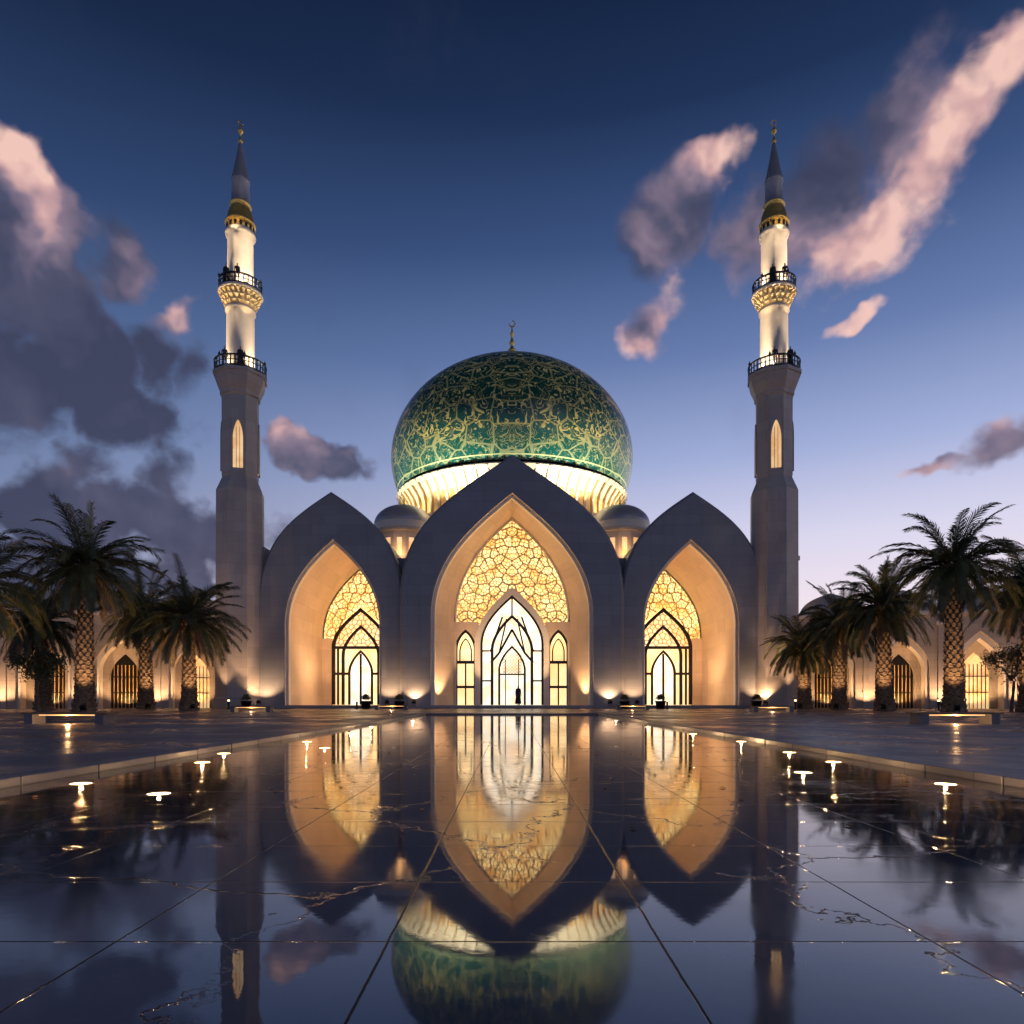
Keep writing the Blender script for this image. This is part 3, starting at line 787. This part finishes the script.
for i,x in enumerate((-22.2,-12.2,-9.4,9.4,12.4,20.4)): planter(x,-3.0,i)
mb=MB(); rnd=random.Random(5); M_dryleaf=mat_simple('dry_leaf',(.35,.20,.08),.6)
for i in range(60):
    x=rnd.choice((-1,1))*rnd.uniform(.6,4.4); y=rnd.uniform(-57.0,-48); a=rnd.uniform(0,6.28); L=rnd.uniform(.02,.045)
    c,s_=cos(a)*L,sin(a)*L
    mb.face([(x-c,y-s_,.004),(x+s_*.4,y-c*.4,.012),(x+c,y+s_,.006),(x-s_*.4,y+c*.4,.016)],M_dryleaf)
mb.obj('fallen_leaves')

# ------------------------------------------------------------------ sky
w=bpy.data.worlds.new('World'); sc.world=w; w.use_nodes=True
t=NT(w.node_tree); bg=w.node_tree.nodes['Background']
dirv=t.vmath('NORMALIZE',t.node('ShaderNodeTexCoord').outputs['Generated'])
s=t.sep(dirv)
az=t.math('MULTIPLY',t.math('ARCTAN2',s[0],s[1]),180/pi)
el=t.math('MULTIPLY',t.math('ARCSINE',s[2]),180/pi)
ef=t.math('MULTIPLY',t.math('MAXIMUM',el,0.),1/90.)
A=t.ramp(ef,[(0,(1.0,.82,.78)),(.07,(.94,.80,.86)),(.14,(.70,.68,.86)),(.21,(.36,.43,.70)),(.29,(.14,.21,.43)),(.37,(.048,.092,.23)),(.45,(.015,.034,.098)),(.53,(.006,.014,.045)),(1,(.004,.008,.03))])
B=t.ramp(ef,[(0,(.28,.28,.40)),(.10,(.21,.25,.41)),(.2,(.13,.195,.37)),(.28,(.070,.125,.27)),(.36,(.028,.058,.15)),(.46,(.009,.020,.058)),(.55,(.005,.012,.038)),(1,(.004,.008,.03))])
fz=t.smooth(t.math('COSINE',t.math('MULTIPLY',t.math('SUBTRACT',az,52.),pi/180)),-.15,.95)
sky=t.mix(fz,B,A)
blobs=[ # bearing-chart centre, radii, rotation, warmth of the light on it
 (5,172,48,40,0,.95),(48,215,44,40,0,.70),(110,268,40,32,0,.62),(172,312,36,26,0,.85),
 (30,270,120,80,0,.16),(100,340,120,70,-10,.10),(20,370,140,80,0,.03),(110,410,110,60,0,.04),
 (30,515,170,38,0,.08),(150,520,120,34,0,.14),(60,565,170,34,0,.12),(285,430,26,18,-15,.6),(318,460,54,22,-22,.28),
 (712,168,36,28,10,1.0),(665,225,42,46,30,.28),(648,322,30,26,25,.85),
 (1005,65,42,36,35,1.0),(965,115,54,44,35,.95),(920,172,62,50,35,.92),(868,230,70,48,25,.90),
 (890,140,62,50,35,.25),(820,185,60,60,30,.08),(760,240,44,46,20,.40),
 (1005,445,56,24,10,.45),(935,468,44,9,5,.6),(850,325,34,10,15,.8)]
nz=t.noise(dirv,6.0,7,.58,.15)
wn=t.node('ShaderNodeTexNoise'); t.val(wn.inputs['Vector'],dirv); wn.inputs['Scale'].default_value=7; wn.inputs['Detail'].default_value=4; wn.inputs['Roughness'].default_value=.6
wo=t.vmath('SUBTRACT',wn.outputs['Color'],(.5,.5,.5))
vec=t.vmath('ADD',t.comb(az,el,0),t.vmath('MULTIPLY',wo,(7,7,0)))
wd=t.vmath('ADD',dirv,t.vmath('MULTIPLY',wo,(.10,.10,.10)))
def lobes(dv,full=True):
    a_=t.math('SUBTRACT',1.,t.noise(dv,8.,1.5,.45))
    return a_
vv=t.node('ShaderNodeTexVoronoi',feature='F1'); vv.inputs['Scale'].default_value=13.; t.val(vv.inputs['Vector'],wd)
q1=t.math('SUBTRACT',1.,vv.outputs['Distance'])
bl=t.math('ADD',t.math('MULTIPLY',q1,.55),t.math('MULTIPLY',t.noise(wd,16,5,.55),.45))
nzs=t.noise(wd,9.,3,.5); nzs2=t.noise(t.vmath('ADD',wd,(.018,0,.016)),9.,3,.5)
F=S=T=None
for (px,py,rx,ry,rot,tint) in blobs:
    def ae(px,py):
        u=(px-512)/683; v=(700-py)/683; a=atan(u); return degrees(a),degrees(atan(v*cos(a)))
    a0,e0=ae(px,py); a1,_=ae(px+rx,py); am,_=ae(px-rx,py); _,e1=ae(px,py-ry); _,em=ae(px,py+ry)
    mp=t.node('ShaderNodeMapping',vector_type='TEXTURE'); t.val(mp.inputs['Vector'],vec)
    mp.inputs['Location'].default_value=(a0,e0,0); mp.inputs['Rotation'].default_value=(0,0,radians(rot)); mp.inputs['Scale'].default_value=(abs(a1-am)/2*1.6,abs(e1-em)/2*1.6,1)
    g=t.node('ShaderNodeTexGradient',gradient_type='SPHERICAL'); t.val(g.inputs[0],mp.outputs[0]); g=g.outputs[1]
    F=g if F is None else t.math('SMOOTH_MAX',F,g,.12)
    g2=t.math('MULTIPLY',g,g)
    S=g2 if S is None else t.math('ADD',S,g2); T=t.math('MULTIPLY',g2,tint) if T is None else t.math('MULTIPLY_ADD',g2,tint,T)
front=t.smooth(F,.04,.26)
leftside=t.smooth(az,-8.,6.,1,0)     # cumulus to the west, torn wisps to the east
tex=t.mixf(leftside,t.math('ADD',t.math('MULTIPLY',t.math('SUBTRACT',nz,.5),1.6),t.math('MULTIPLY',t.math('SUBTRACT',bl,.57),.6)),
                    t.math('ADD',t.math('MULTIPLY',t.math('SUBTRACT',nz,.5),.9),t.math('MULTIPLY',t.math('SUBTRACT',bl,.55),1.2)))
fld=t.math('ADD',F,tex)
hiw=t.mixf(leftside,.66,.48)
mr=t.node('ShaderNodeMapRange',interpolation_type='SMOOTHSTEP'); t.val(mr.inputs[0],fld); mr.inputs[1].default_value=.14; t.val(mr.inputs[2],hiw)
dens=t.math('MULTIPLY',mr.outputs[0],front)
rel=t.math('MULTIPLY',t.math('SUBTRACT',nzs,nzs2),2.2)
rel=t.math('ADD',rel,t.math('MULTIPLY',t.math('SUBTRACT',nz,.5),.5))
rel=t.math('ADD',rel,t.math('MULTIPLY',t.math('SUBTRACT',bl,.55),.6))
base=t.math('DIVIDE',T,t.math('MAXIMUM',S,.002))
tin=t.math('ADD',base,t.math('MULTIPLY',rel,t.math('ADD',.35,base)),clamp=True)
cc=t.ramp(tin,[(0,(.048,.052,.10)),(.25,(.085,.085,.145)),(.55,(.27,.20,.27)),(.8,(.68,.41,.40)),(1,(.94,.60,.52))])
sky=t.mix(t.math('MULTIPLY',dens,.93),sky,cc)
t.val(bg.inputs[0],sky); bg.inputs[1].default_value=1.0
sun=lamp('facade_fill_sun',(60,-40,30),.10,(.80,.74,1.0),.1,None,'SUN'); sun.data.angle=radians(40)  # weak lavender fill added to lift the facade; the sun has already set
sun.rotation_euler=Vector((-.5,.8,-.42)).to_track_quat('-Z','Y').to_euler()

# ------------------------------------------------------------------ camera
cam=bpy.data.cameras.new('camera'); co_=bpy.data.objects.new('camera',cam); sc.collection.objects.link(co_); sc.camera=co_
cam.lens=24; cam.sensor_width=36; cam.clip_end=8000; cam.clip_start=.05
co_.location=(0,-60,.8); co_.rotation_euler=(radians(90),0,0); cam.shift_y=(700-512)/1024
sc.view_settings.view_transform='Standard'; sc.view_settings.look='None'; sc.view_settings.exposure=0
